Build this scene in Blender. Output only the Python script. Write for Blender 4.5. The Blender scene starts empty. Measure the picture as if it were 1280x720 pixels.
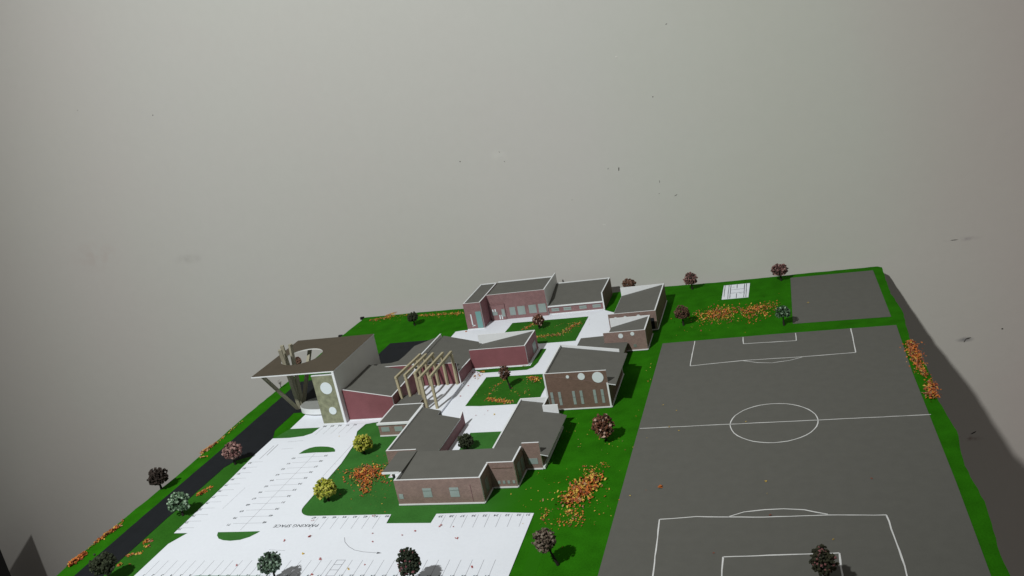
import bpy, bmesh, math, random
from mathutils import Vector, Matrix
random.seed(7)
C = bpy.context.scene
COL = C.collection
S = 0.01                      # the scene is written in centimetres

# ------------------------------------------------------------------ camera
YAW, PITCH, ROLL, FPX = -0.3234473, 0.2819045, -0.1954868, 1095.508
CAMH = 60.0
cy, sy = math.cos(YAW), math.sin(YAW); cp, sp = math.cos(PITCH), math.sin(PITCH)
cr, sr = math.cos(ROLL), math.sin(ROLL)
FW = Vector((sy*cp, cy*cp, -sp)); R1 = Vector((cy, -sy, 0)); U1 = R1.cross(FW)
RT = R1*cr + U1*sr; UPV = -R1*sr + U1*cr
cam_data = bpy.data.cameras.new('camera'); cam = bpy.data.objects.new('camera', cam_data)
COL.objects.link(cam); C.camera = cam
cam.matrix_world = Matrix(((RT.x, UPV.x, -FW.x, 0), (RT.y, UPV.y, -FW.y, 0),
                           (RT.z, UPV.z, -FW.z, CAMH*S), (0, 0, 0, 1)))
cam_data.sensor_width = 36; cam_data.lens = 36*FPX/1280
cam_data.clip_start = 0.01; cam_data.clip_end = 100
C.render.resolution_x = 1024; C.render.resolution_y = 576

def spot(px, py, z=0.0):
    """where a surveyed point of the photograph stands on the level z (cm)"""
    d = RT*((px-640)/FPX) + UPV*(-(py-360)/FPX) + FW
    t = (z-CAMH)/d.z
    return (d.x*t, d.y*t)

# ------------------------------------------------------------------ light
w = bpy.data.worlds.new('World'); C.world = w; w.use_nodes = True
w.node_tree.nodes['Background'].inputs[0].default_value = (1.0, 0.96, 0.90, 1)
w.node_tree.nodes['Background'].inputs[1].default_value = 0.118
ld = bpy.data.lights.new('room_lamp', 'SPOT'); lo = bpy.data.objects.new('room_lamp', ld); COL.objects.link(lo)
LAMP = Vector((-115, -88, 252))
lo.location = LAMP*S
ld.energy = 420; ld.shadow_soft_size = 0.05; ld.color = (0.99, 1.0, 0.965)
ld.spot_size = math.radians(66); ld.spot_blend = 1.0
AIM = Vector((-76, 163, 42))
lo.rotation_euler = (AIM-LAMP).to_track_quat('-Z', 'Y').to_euler()
C.view_settings.view_transform = 'Standard'; C.view_settings.look = 'None'
C.view_settings.exposure = 0; C.view_settings.gamma = 1
C.render.engine = 'CYCLES'

# ------------------------------------------------------------------ materials
def mat(name, col, rough=0.8, noise=0.0, nscale=300, bump=0.0, bscale=600, spec=0.3):
    m = bpy.data.materials.new(name); m.use_nodes = True
    nt = m.node_tree; b = nt.nodes['Principled BSDF']
    b.inputs['Roughness'].default_value = rough
    b.inputs['Specular IOR Level'].default_value = spec
    b.inputs['Base Color'].default_value = (*col, 1)
    tc = nt.nodes.new('ShaderNodeTexCoord')
    if noise:
        n = nt.nodes.new('ShaderNodeTexNoise'); n.inputs['Scale'].default_value = nscale; n.inputs['Detail'].default_value = 6
        nt.links.new(tc.outputs['Object'], n.inputs['Vector'])
        n2 = nt.nodes.new('ShaderNodeTexNoise'); n2.inputs['Scale'].default_value = nscale/14; n2.inputs['Detail'].default_value = 3
        nt.links.new(tc.outputs['Object'], n2.inputs['Vector'])
        ad = nt.nodes.new('ShaderNodeMath'); ad.operation = 'ADD'
        nt.links.new(n.outputs[0], ad.inputs[0]); nt.links.new(n2.outputs[0], ad.inputs[1])
        mr = nt.nodes.new('ShaderNodeMapRange'); mr.inputs[1].default_value = 0.7; mr.inputs[2].default_value = 1.3
        mr.inputs[3].default_value = 1-noise; mr.inputs[4].default_value = 1+noise
        nt.links.new(ad.outputs[0], mr.inputs[0])
        mx = nt.nodes.new('ShaderNodeVectorMath'); mx.operation = 'SCALE'
        mx.inputs[0].default_value = col
        nt.links.new(mr.outputs[0], mx.inputs['Scale'])
        nt.links.new(mx.outputs[0], b.inputs['Base Color'])
    if bump:
        n = nt.nodes.new('ShaderNodeTexNoise'); n.inputs['Scale'].default_value = bscale; n.inputs['Detail'].default_value = 4
        nt.links.new(tc.outputs['Object'], n.inputs['Vector'])
        bp = nt.nodes.new('ShaderNodeBump'); bp.inputs['Strength'].default_value = bump; bp.inputs['Distance'].default_value = 0.0004
        nt.links.new(n.outputs[0], bp.inputs['Height']); nt.links.new(bp.outputs[0], b.inputs['Normal'])
    return m

def brick(name, col, mortar, noise=0.12):
    """brick pattern printed on paper: rows 1.1 mm high"""
    m = bpy.data.materials.new(name); m.use_nodes = True
    nt = m.node_tree; b = nt.nodes['Principled BSDF']
    b.inputs['Roughness'].default_value = 0.65; b.inputs['Specular IOR Level'].default_value = 0.3
    g = nt.nodes.new('ShaderNodeNewGeometry'); s = nt.nodes.new('ShaderNodeSeparateXYZ')
    nt.links.new(g.outputs['Position'], s.inputs[0])
    a = nt.nodes.new('ShaderNodeMath'); a.operation = 'ADD'
    nt.links.new(s.outputs[0], a.inputs[0]); nt.links.new(s.outputs[1], a.inputs[1])
    c = nt.nodes.new('ShaderNodeCombineXYZ'); nt.links.new(a.outputs[0], c.inputs[0]); nt.links.new(s.outputs[2], c.inputs[1])
    t = nt.nodes.new('ShaderNodeTexBrick'); nt.links.new(c.outputs[0], t.inputs['Vector'])
    t.inputs['Scale'].default_value = 200
    t.inputs['Brick Width'].default_value = 0.6; t.inputs['Row Height'].default_value = 0.22; t.inputs['Mortar Size'].default_value = 0.025
    k = noise
    t.inputs['Color1'].default_value = (*[v*(1+k) for v in col], 1); t.inputs['Color2'].default_value = (*[v*(1-k) for v in col], 1)
    t.inputs['Mortar'].default_value = (*mortar, 1)
    n = nt.nodes.new('ShaderNodeTexNoise'); n.inputs['Scale'].default_value = 120; n.inputs['Detail'].default_value = 5
    nt.links.new(g.outputs['Position'], n.inputs['Vector'])
    mr = nt.nodes.new('ShaderNodeMapRange'); mr.inputs[1].default_value = .3; mr.inputs[2].default_value = .7
    mr.inputs[3].default_value = .9; mr.inputs[4].default_value = 1.1
    nt.links.new(n.outputs[0], mr.inputs[0])
    mx = nt.nodes.new('ShaderNodeVectorMath'); mx.operation = 'SCALE'
    nt.links.new(t.outputs[0], mx.inputs[0]); nt.links.new(mr.outputs[0], mx.inputs['Scale'])
    nt.links.new(mx.outputs[0], b.inputs['Base Color'])
    return m

M = dict(
    grass=mat('green_flock', (0.022, 0.142, 0.004), .95, .22, 500, .5, 900, .02),
    lawn=mat('printed_lawn', (0.040, 0.150, 0.028), .9, .14, 400, .2, 900, .06),
    lawn_deep=mat('deep_lawn', (0.028, 0.128, 0.012), .9, .18, 400, .3, 900, .04),
    field=mat('grey_card', (0.122, 0.122, 0.111), .8, .05, 900, .25, 1500, .15),
    road=mat('black_card', (0.014, 0.016, 0.019), .85, .12, 700, .25, 1200, .1),
    paper=mat('white_paper', (0.80, 0.84, 0.92), .75, .02, 200, .08, 500, .25),
    foam=mat('white_foamboard', (0.73, 0.755, 0.78), .7, .04, 300, .1, 500),
    edge=mat('board_edge', (0.30, 0.27, 0.22), .8, .15, 300),
    roof=mat('grey_roof_card', (0.124, 0.123, 0.112), .8, .06, 900, .25, 1500, .15),
    canopy=mat('brown_roof_card', (0.075, 0.060, 0.041), .75, .08, 900, .25, 1500, .3),
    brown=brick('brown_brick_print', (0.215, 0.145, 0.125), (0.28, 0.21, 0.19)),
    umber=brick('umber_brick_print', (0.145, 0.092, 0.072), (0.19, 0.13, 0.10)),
    pink=brick('pink_brick_print', (0.215, 0.118, 0.122), (0.28, 0.17, 0.17)),
    red=mat('dark_red_card', (0.205, 0.075, 0.086), .7, .12, 700, .2, 1200),
    maroon=brick('maroon_brick_print', (0.235, 0.105, 0.118), (0.27, 0.15, 0.16)),
    olive=mat('olive_speckled_card', (0.225, 0.235, 0.155), .8, .35, 1500, .3, 1500),
    grey=mat('pale_grey_card', (0.66, 0.665, 0.65), .7, .05, 500),
    glass=mat('window_print', (0.27, 0.33, 0.32), .4, .10, 900, spec=.5),
    teal=mat('teal_door_print', (0.16, 0.33, 0.32), .45, .08, 900, spec=.5),
    lawn_graded=None, dglass=mat('dim_window_print', (0.16, 0.19, 0.17), .4, .10, 900, spec=.5),
    disc=mat('white_disc', (0.66, 0.73, 0.76), .5, .03, 300),
    timber=mat('balsa_wood', (0.40, 0.355, 0.235), .8, .14, 500, .3, 900),
    timber_grey=mat('grey_stained_stick', (0.33, 0.31, 0.235), .8, .15, 500, .3, 900),
    ink=mat('black_ink', (0.045, 0.05, 0.06), .7),
    ink_pale=mat('pale_ink', (0.34, 0.35, 0.39), .7),
    white=mat('white_marker', (0.72, 0.73, 0.74), .6, .1, 800),
    trunk=mat('dark_trunk', (0.02, 0.017, 0.014), .8),
    kiosk_grey=mat('kiosk_grey_card', (0.27, 0.28, 0.27), .8, .05, 900),
    black=mat('black_plastic', (0.008, 0.008, 0.009), .6),
    scuff=mat('dark_scuff', (0.06, 0.055, 0.05), .9),
    scuff_pale=mat('pale_chip', (0.6, 0.6, 0.57), .9),
    leaf_o=mat('orange_leaf', (0.52, 0.155, 0.035), .75, spec=.2), leaf_r=mat('russet_leaf', (0.27, 0.07, 0.04), .75, spec=.2),
    leaf_y=mat('yellow_leaf', (0.60, 0.41, 0.08), .75, spec=.2), leaf_t=mat('tan_leaf', (0.38, 0.23, 0.12), .75, spec=.2),
    leaf_c=mat('crimson_leaf', (0.42, 0.10, 0.10), .75, spec=.2),
)
def graded():
    m = mat('printed_lawn_fading', (0.040, 0.150, 0.028), .92, .18, 400, .3, 900, .04); nt = m.node_tree; b = nt.nodes['Principled BSDF']
    src = b.inputs['Base Color'].links[0].from_socket
    g = nt.nodes.new('ShaderNodeNewGeometry'); sx = nt.nodes.new('ShaderNodeSeparateXYZ'); nt.links.new(g.outputs['Position'], sx.inputs[0])
    n = nt.nodes.new('ShaderNodeTexNoise'); n.inputs['Scale'].default_value = 25; nt.links.new(g.outputs['Position'], n.inputs['Vector'])
    ma = nt.nodes.new('ShaderNodeMath'); ma.operation = 'MULTIPLY_ADD'; ma.inputs[1].default_value = .03; nt.links.new(n.outputs[0], ma.inputs[0]); nt.links.new(sx.outputs[0], ma.inputs[2])
    r = nt.nodes.new('ShaderNodeMapRange'); r.interpolation_type = 'SMOOTHSTEP'; r.inputs[1].default_value = -.47; r.inputs[2].default_value = -.345; nt.links.new(ma.outputs[0], r.inputs[0])
    mx = nt.nodes.new('ShaderNodeMixRGB'); mx.inputs[2].default_value = (0.022, 0.142, 0.004, 1); nt.links.new(r.outputs[0], mx.inputs[0]); nt.links.new(src, mx.inputs[1]); nt.links.new(mx.outputs[0], b.inputs['Base Color'])
    return m
M['lawn_graded'] = graded()
FOL = {}
def foliage(key, cols):
    FOL[key] = [mat(key+'_tuft', c, .85, .15, 900, spec=.2) for c in cols]
foliage('wine', [(0.045, 0.033, 0.028), (0.028, 0.021, 0.017), (0.09, 0.065, 0.055)])
foliage('rose', [(0.17, 0.085, 0.08), (0.05, 0.035, 0.03), (0.36, 0.22, 0.20)])
foliage('sage', [(0.085, 0.15, 0.085), (0.03, 0.065, 0.032), (0.30, 0.42, 0.30)])
foliage('moss', [(0.030, 0.038, 0.020), (0.048, 0.060, 0.034), (0.018, 0.022, 0.012)])
foliage('frost', [(0.085, 0.135, 0.09), (0.04, 0.062, 0.045), (0.24, 0.33, 0.26)])
foliage('berry', [(0.020, 0.030, 0.018), (0.040, 0.048, 0.030), (0.20, 0.075, 0.085)])
foliage('thorn', [(0.040, 0.040, 0.022), (0.024, 0.026, 0.015), (0.20, 0.085, 0.085)])
foliage('taupe', [(0.13, 0.10, 0.075), (0.045, 0.033, 0.026), (0.23, 0.19, 0.15)])
foliage('russet', [(0.165, 0.07, 0.042), (0.06, 0.03, 0.02), (0.50, 0.34, 0.28)])
foliage('brick', [(0.125, 0.066, 0.045), (0.055, 0.032, 0.022), (0.24, 0.14, 0.105)])
foliage('lime', [(0.31, 0.33, 0.04), (0.10, 0.13, 0.02), (0.46, 0.45, 0.09)])

# ------------------------------------------------------------------ helpers
class MB:
    def __init__(s): s.v = []; s.f = []; s.m = []
    def face(s, pts, mi=0):
        n = len(s.v); s.v += [tuple(p) for p in pts]; s.f.append(tuple(range(n, n+len(pts)))); s.m.append(mi)
    def box(s, x0, x1, y0, y1, z0, z1, mi=0, top=None, front=None):
        s.prism([(x0, y0), (x1, y0), (x1, y1), (x0, y1)], z0, z1, mi if top is None else top, mi)
    def prism(s, poly, zb, zt, mtop=0, mside=0, mbot=None):
        zb_ = zb if callable(zb) else (lambda x, y: zb); zt_ = zt if callable(zt) else (lambda x, y: zt)
        n = len(s.v); k = len(poly)
        s.v += [(x, y, zb_(x, y)) for x, y in poly] + [(x, y, zt_(x, y)) for x, y in poly]
        s.f.append(tuple(n+k+i for i in range(k))); s.m.append(mtop)
        s.f.append(tuple(n+k-1-i for i in range(k))); s.m.append(mside if mbot is None else mbot)
        for i in range(k):
            j = (i+1) % k; s.f.append((n+i, n+j, n+k+j, n+k+i)); s.m.append(mside)
    def tube(s, a, b, r0, r1, n=8, mi=0):
        a = Vector(a); b = Vector(b); d = (b-a).normalized()
        u = d.orthogonal().normalized(); v = d.cross(u); k = len(s.v)
        for c, r in ((a, r0), (b, r1)):
            for i in range(n):
                t = 2*math.pi*i/n; s.v.append(tuple(c+u*(r*math.cos(t))+v*(r*math.sin(t))))
        for i in range(n):
            j = (i+1) % n; s.f.append((k+i, k+j, k+n+j, k+n+i)); s.m.append(mi)
        s.f.append(tuple(k+n-1-i for i in range(n))); s.m.append(mi)
        s.f.append(tuple(k+n+i for i in range(n))); s.m.append(mi)
    def bar(s, a, b, w, h, mi=0, up=(0, 0, 1)):
        a = Vector(a); b = Vector(b); d = (b-a).normalized(); u = d.cross(Vector(up))
        if u.length < .01: u = Vector((1, 0, 0))
        u.normalize(); v = u.cross(d).normalized(); k = len(s.v)
        for c in (a, b):
            for x, y in ((-1, -1), (1, -1), (1, 1), (-1, 1)): s.v.append(tuple(c+u*(x*w/2)+v*(y*h/2)))
        for i in range(4):
            j = (i+1) % 4; s.f.append((k+i, k+j, k+4+j, k+4+i)); s.m.append(mi)
        s.f.append((k+3, k+2, k+1, k)); s.m.append(mi); s.f.append((k+4, k+5, k+6, k+7)); s.m.append(mi)
    def ribbon(s, pts, wd, z0, z1=None, mi=0, wob=0.0, ends=True):
        """a drawn line lying on a sheet"""
        P = [Vector(p) for p in pts]; out = []
        for i in range(len(P)-1):
            n = max(1, int((P[i+1]-P[i]).length/1.2)) if wob else 1
            for q in range(n): out.append(P[i].lerp(P[i+1], q/n))
        out.append(P[-1]); L = []; Rr = []
        for i, p in enumerate(out):
            a = out[max(0, i-1)]; b = out[min(len(out)-1, i+1)]; d = (b-a).normalized(); nn = Vector((-d.y, d.x))
            o = nn*(random.uniform(-wob, wob)); h = wd/2*(1+random.uniform(-.25, .25)*(1 if wob else 0))
            L.append(p+o+nn*h); Rr.append(p+o-nn*h)
        for i in range(len(out)-1):
            s.face([(Rr[i].x, Rr[i].y, z0), (Rr[i+1].x, Rr[i+1].y, z0), (L[i+1].x, L[i+1].y, z0), (L[i].x, L[i].y, z0)], mi)
    def lump(s, c, r, mi=0, sq=(1, 1, 1)):
        k = len(s.v); R = Matrix.Rotation(random.uniform(0, 6.28), 3, Vector((random.gauss(0, 1), random.gauss(0, 1), random.gauss(0, 1))).normalized())
        for p in OCT:
            q = R @ (Vector(p)*r*random.uniform(.75, 1.2)); s.v.append((c[0]+q.x*sq[0], c[1]+q.y*sq[1], c[2]+q.z*sq[2]))
        for f in OCTF: s.f.append(tuple(k+i for i in f)); s.m.append(mi)
    def flake(s, c, r, tilt, mi=0):
        a = random.uniform(0, 6.28); u = Vector((math.cos(a), math.sin(a), random.uniform(-tilt, tilt))).normalized()
        v = Vector((-math.sin(a), math.cos(a), random.uniform(-tilt, tilt))).normalized(); c = Vector(c)
        k = random.uniform(.45, .8)
        s.face([c+u*r, c+v*r*k+u*r*.2+Vector((0, 0, tilt*r*.3)), c-u*r*random.uniform(.7, 1), c-v*r*k], mi)
    def build(s, name, mats, parent=None, smooth=False, origin=None):
        o0 = Vector(parent['_o']) if parent is not None else Vector(origin or (0, 0, 0))
        me = bpy.data.meshes.new(name)
        me.from_pydata([((x-o0.x)*S, (y-o0.y)*S, (z-o0.z)*S) for x, y, z in s.v], [], s.f)
        for m_ in (mats if isinstance(mats, list) else [mats]): me.materials.append(m_)
        me.polygons.foreach_set('material_index', s.m)
        if smooth: me.polygons.foreach_set('use_smooth', [True]*len(s.f))
        me.update()
        bm = bmesh.new(); bm.from_mesh(me); bmesh.ops.recalc_face_normals(bm, faces=[f for f in bm.faces]) if name not in ('leaf_pile',) else None
        bm.to_mesh(me); bm.free()
        o = bpy.data.objects.new(name, me); COL.objects.link(o)
        if parent is not None: o.parent = parent; o['_o'] = tuple(o0)
        else: o.location = o0*S; o['_o'] = tuple(o0)
        return o
OCT = [(1, 0, 0), (-1, 0, 0), (0, 1, 0), (0, -1, 0), (0, 0, 1), (0, 0, -1)]
OCTF = [(0, 2, 4), (2, 1, 4), (1, 3, 4), (3, 0, 4), (2, 0, 5), (1, 2, 5), (3, 1, 5), (0, 3, 5)]

def tag(o, label=None, cat=None, group=None, kind=None):
    if label: o['label'] = label
    if cat: o['category'] = cat
    if group: o['group'] = group
    if kind: o['kind'] = kind
    return o
def thing(name, label, cat, loc, group=None):
    o = bpy.data.objects.new(name, None); COL.objects.link(o); o.location = Vector(loc)*S; o['_o'] = tuple(loc)
    o.empty_display_size = .01
    return tag(o, label, cat, group)
def sheet(name, poly, z0, z1, m, label=None, cat=None, side=None, kind='structure', wavy=0):
    if wavy:
        out = []
        for i, (x, y) in enumerate(poly):
            x2, y2 = poly[(i+1) % len(poly)]; L = math.hypot(x2-x, y2-y); n = max(1, int(L/1.5))
            for q in range(n):
                t = q/n; j = wavy if q else 0
                out.append((x+(x2-x)*t+random.uniform(-j, j), y+(y2-y)*t+random.uniform(-j, j)))
        poly = out
    b = MB(); b.prism(poly, z0, z1, 0, 1); o = b.build(name, [m, side or m]); return tag(o, label, cat, None, kind)
def arcpts(cx, cy_, rx, ry, a0, a1, n):
    return [(cx+rx*math.cos(math.radians(a0+(a1-a0)*i/n)), cy_+ry*math.sin(math.radians(a0+(a1-a0)*i/n))) for i in range(n+1)]

# ------------------------------------------------------------------ the room wall
WALL_Y = 187.6
def wall_material():
    m = bpy.data.materials.new('painted_plaster'); m.use_nodes = True; nt = m.node_tree; b = nt.nodes['Principled BSDF']
    b.inputs['Roughness'].default_value = .55; b.inputs['Specular IOR Level'].default_value = .25
    tc = nt.nodes.new('ShaderNodeTexCoord')
    def noise(sc, det, stretch=None, rough=.5):
        n = nt.nodes.new('ShaderNodeTexNoise'); n.inputs['Scale'].default_value = sc; n.inputs['Detail'].default_value = det; n.inputs['Roughness'].default_value = rough
        if stretch:
            mp = nt.nodes.new('ShaderNodeMapping'); mp.inputs['Scale'].default_value = stretch; mp.inputs['Rotation'].default_value = (0, .25, 0)
            nt.links.new(tc.outputs['Object'], mp.inputs[0]); nt.links.new(mp.outputs[0], n.inputs['Vector'])
        else: nt.links.new(tc.outputs['Object'], n.inputs['Vector'])
        return n.outputs[0]
    def ramp(src, a, b_, c, d):
        r = nt.nodes.new('ShaderNodeMapRange'); r.inputs[1].default_value = a; r.inputs[2].default_value = b_; r.inputs[3].default_value = c; r.inputs[4].default_value = d
        nt.links.new(src, r.inputs[0]); return r.outputs[0]
    big = noise(1.6, 3); fine = noise(60, 5)
    mix = nt.nodes.new('ShaderNodeMixRGB'); mix.inputs[1].default_value = (0.491, 0.498, 0.472, 1); mix.inputs[2].default_value = (0.497, 0.491, 0.472, 1)
    nt.links.new(ramp(big, .38, .62, 0, 1), mix.inputs[0])
    sc = nt.nodes.new('ShaderNodeVectorMath'); sc.operation = 'SCALE'
    nt.links.new(mix.outputs[0], sc.inputs[0]); nt.links.new(ramp(fine, .3, .7, .992, 1.008), sc.inputs['Scale'])
    sx = nt.nodes.new('ShaderNodeSeparateXYZ'); nt.links.new(tc.outputs['Object'], sx.inputs[0])
    wv = nt.nodes.new('ShaderNodeMath'); wv.operation = 'MULTIPLY_ADD'; wv.inputs[1].default_value = .35; nt.links.new(noise(2.2, 3), wv.inputs[0]); nt.links.new(sx.outputs[0], wv.inputs[2])
    def tint(src, a, b_, col):
        m_ = nt.nodes.new('ShaderNodeMixRGB'); m_.blend_type = 'MULTIPLY'; m_.inputs[2].default_value = (*col, 1)
        nt.links.new(ramp(wv.outputs[0], a, b_, 0, 1), m_.inputs[0]); nt.links.new(src, m_.inputs[1]); return m_.outputs[0]
    o2 = tint(sc.outputs[0], .28, .62, (1.0, .905, .93)); o2 = tint(o2, -1.2, -1.9, (1.0, .965, .955)); o2 = tint(o2, -.2, .15, (.988, 1.0, .962))
    # soft pinkish and sooty smudges at their places on the wall
    out = o2
    for (x, z, rx, rz, col, amt) in [(-176.5, 23.5, 9, 5, (.42, .34, .31), .25), (-148, 19.5, 5.5, 1.6, (.26, .25, .24), .25), (33, 3.2, 4, .6, (.2, .17, .2), .4),
                                     (32.6, -18.6, 2.0, .7, (.09, .09, .11), .6), (32, -41.6, 4.5, .8, (.12, .04, .03), .7), (-60, 34, 2.5, 1.5, (.6, .6, .57), .3)]:
        mp = nt.nodes.new('ShaderNodeMapping'); mp.vector_type = 'POINT'
        mp.inputs['Location'].default_value = (-x/rx, 0, -z/rz); mp.inputs['Scale'].default_value = (1/(rx*S), 0, 1/(rz*S))
        nt.links.new(tc.outputs['Object'], mp.inputs[0])
        ln = nt.nodes.new('ShaderNodeVectorMath'); ln.operation = 'LENGTH'; nt.links.new(mp.outputs[0], ln.inputs[0])
        rg = noise(38, 4); a_ = nt.nodes.new('ShaderNodeMath'); a_.operation = 'MULTIPLY'
        nt.links.new(ramp(ln.outputs['Value'], 1.0, .2, 0, amt), a_.inputs[0]); nt.links.new(ramp(rg, .42, .6, 0, 1), a_.inputs[1])
        mm = nt.nodes.new('ShaderNodeMixRGB'); mm.inputs[2].default_value = (*col, 1)
        nt.links.new(a_.outputs[0], mm.inputs[0]); nt.links.new(out, mm.inputs[1]); out = mm.outputs[0]
    nt.links.new(out, b.inputs['Base Color'])
    # trowel ridges and roller texture
    st = noise(14, 5, (1, 1, 1.6), .55); st2 = noise(260, 3)
    ad = nt.nodes.new('ShaderNodeMath'); ad.operation = 'MULTIPLY_ADD'; ad.inputs[1].default_value = .12
    nt.links.new(st2, ad.inputs[0]); nt.links.new(ramp(st, .35, .75, 0, 1), ad.inputs[2])
    bp = nt.nodes.new('ShaderNodeBump'); bp.inputs['Strength'].default_value = .16; bp.inputs['Distance'].default_value = .0010
    nt.links.new(ad.outputs[0], bp.inputs['Height']); nt.links.new(bp.outputs[0], b.inputs['Normal'])
    return m
wb = MB(); wb.box(-420, 260, WALL_Y, WALL_Y+12, -160, 260)
wall = tag(wb.build('wall', wall_material()), kind='structure')
mk = []
for (px, py, L, a, th, dark) in [(575, 202, .35, 0, .3, 1), (624, 190, .4, -40, .15, 1), (630.5, 202, .3, -50, .15, 1), (773.5, 211, 1.0, 80, .22, 1), (760, 211, .4, 60, .15, 1),
                                 (824, 242, .3, 30, .1, 1), (845, 244, .7, 20, .15, 1), (824.5, 227, .7, 85, .12, 1), (191, 144, .4, 60, .25, 1), (833, 30, .4, 10, .15, 1),
                                 (1253, 411, .4, 30, .35, 1), (1210, 423, 1.3, 15, .28, 1), (1206, 426, .9, 60, .18, 1), (770, 71, .45, 20, .4, 0), (1193, 300, 1.6, 0, .15, 1), (816, 121, .3, 10, .2, 1),
                                 (755, 281, .8, -15, .16, 0), (1217, 541, 1.6, 30, .3, 1), (97, 138, .3, 0, .15, 1), (715, 250, .3, 20, .1, 1)]:
    d = RT*((px-640)/FPX)+UPV*(-(py-360)/FPX)+FW; t = WALL_Y/d.y; x = d.x*t; z = CAMH+d.z*t
    b = MB(); a = math.radians(a); pts = []
    for i in range(9):
        q = 2*math.pi*i/9; ex = L/2*math.cos(q)*random.uniform(.7, 1.2); ez = th/2*math.sin(q)*random.uniform(.7, 1.2)
        pts.append((x+ex*math.cos(a)-ez*math.sin(a), z+ex*math.sin(a)+ez*math.cos(a)))
    k = len(pts)
    b.v = [(q[0], WALL_Y-.004, q[1]) for q in pts]+[(q[0]*.5+x*.5, WALL_Y-.05, q[1]*.5+z*.5) for q in pts]
    b.f = [tuple(range(k, 2*k))]+[(i, (i+1) % k, k+(i+1) % k, k+i) for i in range(k)]; b.m = [0]*len(b.f)
    o = b.build('scuff_mark' if dark else 'plaster_chip', M['scuff'] if dark else M['scuff_pale'], wall)

# black box that just enters the lower left corner of the photograph
BX = (-228.6, 170.8, -42.9)
bx = thing('black_box', 'tall black box edge in the lower left corner before the wall', 'box', (-240, 150, -150))
b = MB(); b.prism([(BX[0]-34, BX[1]-46), (BX[0], BX[1]-46), (BX[0], BX[1]), (BX[0]-34, BX[1])], -150, lambda x, y: BX[2]-1+(x-BX[0])*.9, 0, 0); b.build('body', M['black'], bx)
b = MB(); b.prism([(BX[0]-34, BX[1]-46), (BX[0], BX[1]-46), (BX[0], BX[1]), (BX[0]-34, BX[1])], lambda x, y: BX[2]-.98+(x-BX[0])*.9, lambda x, y: BX[2]+(x-BX[0])*.9, 0, 0); b.build('lid', M['black'], bx)

# ------------------------------------------------------------------ baseboard and printed sheets
X0, X1, Y0, Y1 = -101.2, 17.4, 66.4, 185.0
edge = [(X0, Y0), (X1, Y0), (17.7, 78), (17.3, 86), (17.9, 96), (17.4, 104), (18.2, 113), (17.5, 122), (17.9, 131), (17.1, 146), (17.8, 158), (17.0, 168), (17.3, 184.4), (16.6, 185.2),
        (2, 185.3), (-14, 184.9), (-27, 185.6), (-45, 184.6), (-66, 183.6), (-86, 184.3), (-100.6, 184.4), (X0, 170), (-101.0, 150), (-101.6, 132), (-101.0, 110), (-101.7, 92)]
bb = thing('baseboard', 'flat green covered baseboard that carries the whole school model', 'baseboard', (-42, 125, -0.6))
b = MB(); b.prism([(x+.1 if x < -50 else x-.1, y) for x, y in edge], -.62, -.06, 0, 0); b.build('board', M['edge'], bb)
def wavy(poly, j):
    out = []
    for i, (x, y) in enumerate(poly):
        x2, y2 = poly[(i+1) % len(poly)]; n = max(1, int(math.hypot(x2-x, y2-y)/1.3))
        for q in range(n):
            t = q/n; out.append((x+(x2-x)*t+random.uniform(-j, j), y+(y2-y)*t+random.uniform(-j, j)))
    return out
b = MB(); b.prism(wavy(edge, .09), -.05, 0, 0, 0); b.build('green_cover', M['grass'], bb)
b = MB()
for (x, y) in ((-101.6, 172.6), (-101.5, 184.6)): b.box(x-.7, x+.5, y-.35, y+.35, -.3, .12)
for n_, (x, y) in enumerate(((-101.6, 172.6), (-101.5, 184.6))):
    b = MB(); b.box(x-.5, x+.4, y-.3, y+.3, -.5, .12); b.build('edge_clip', M['black'], bb)

# road
road = sheet('road', wavy([(-98.3, 67), (-93.4, 67), (-93.3, 95), (-93.1, 111), (-92.2, 113.4), (-89.7, 114.7), (-89.5, 121), (-90.9, 124), (-90.9, 131), (-82, 131.5), (-82, 142), (-70, 145), (-70, 164.1), (-85.2, 164.3), (-85.5, 155), (-88, 148), (-98.1, 146), (-98.0, 120), (-98.3, 95)], .04), .015, .05, M['road'])
# parking lot
corner = arcpts(-68.3, 98.3, 2.6, 2.6, 180, 270, 7)
lot_poly = [(-88.0, 67.5), (-34.6, 67.5), (-34.8, 82), (-35.0, 95.3), (-41.5, 95.75), (-48.9, 95.6), (-48.9, 93.4), (-55.5, 93.5), (-55.7, 95.7)] + corner[::-1] + \
    [(-70.9, 110.7), (-71.6, 117), (-73.3, 121.9), (-72.9, 124.6), (-70.6, 125.2), (-67.2, 125.2), (-67.2, 127), (-82, 130.2), (-87.8, 130.2), (-87.8, 124.3), (-81.7, 124.2), (-82.2, 122.0), (-83.4, 121.1), (-86.0, 120.7), (-89.4, 120.8), (-89.5, 115.2), (-89.1, 105), (-89.0, 91.9), (-86.6, 91.9), (-88.0, 89.2), (-88.1, 80)]
lot = sheet('parking_lot', lot_poly, .055, .10, M['paper'])
sheet('lawn', [(-87.9, 124.2), (-89.2, 120.85), (-86, 120.75), (-83.4, 121.15), (-82.2, 122.05), (-81.8, 124.15)], .055, .09, M['lawn'])
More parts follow.
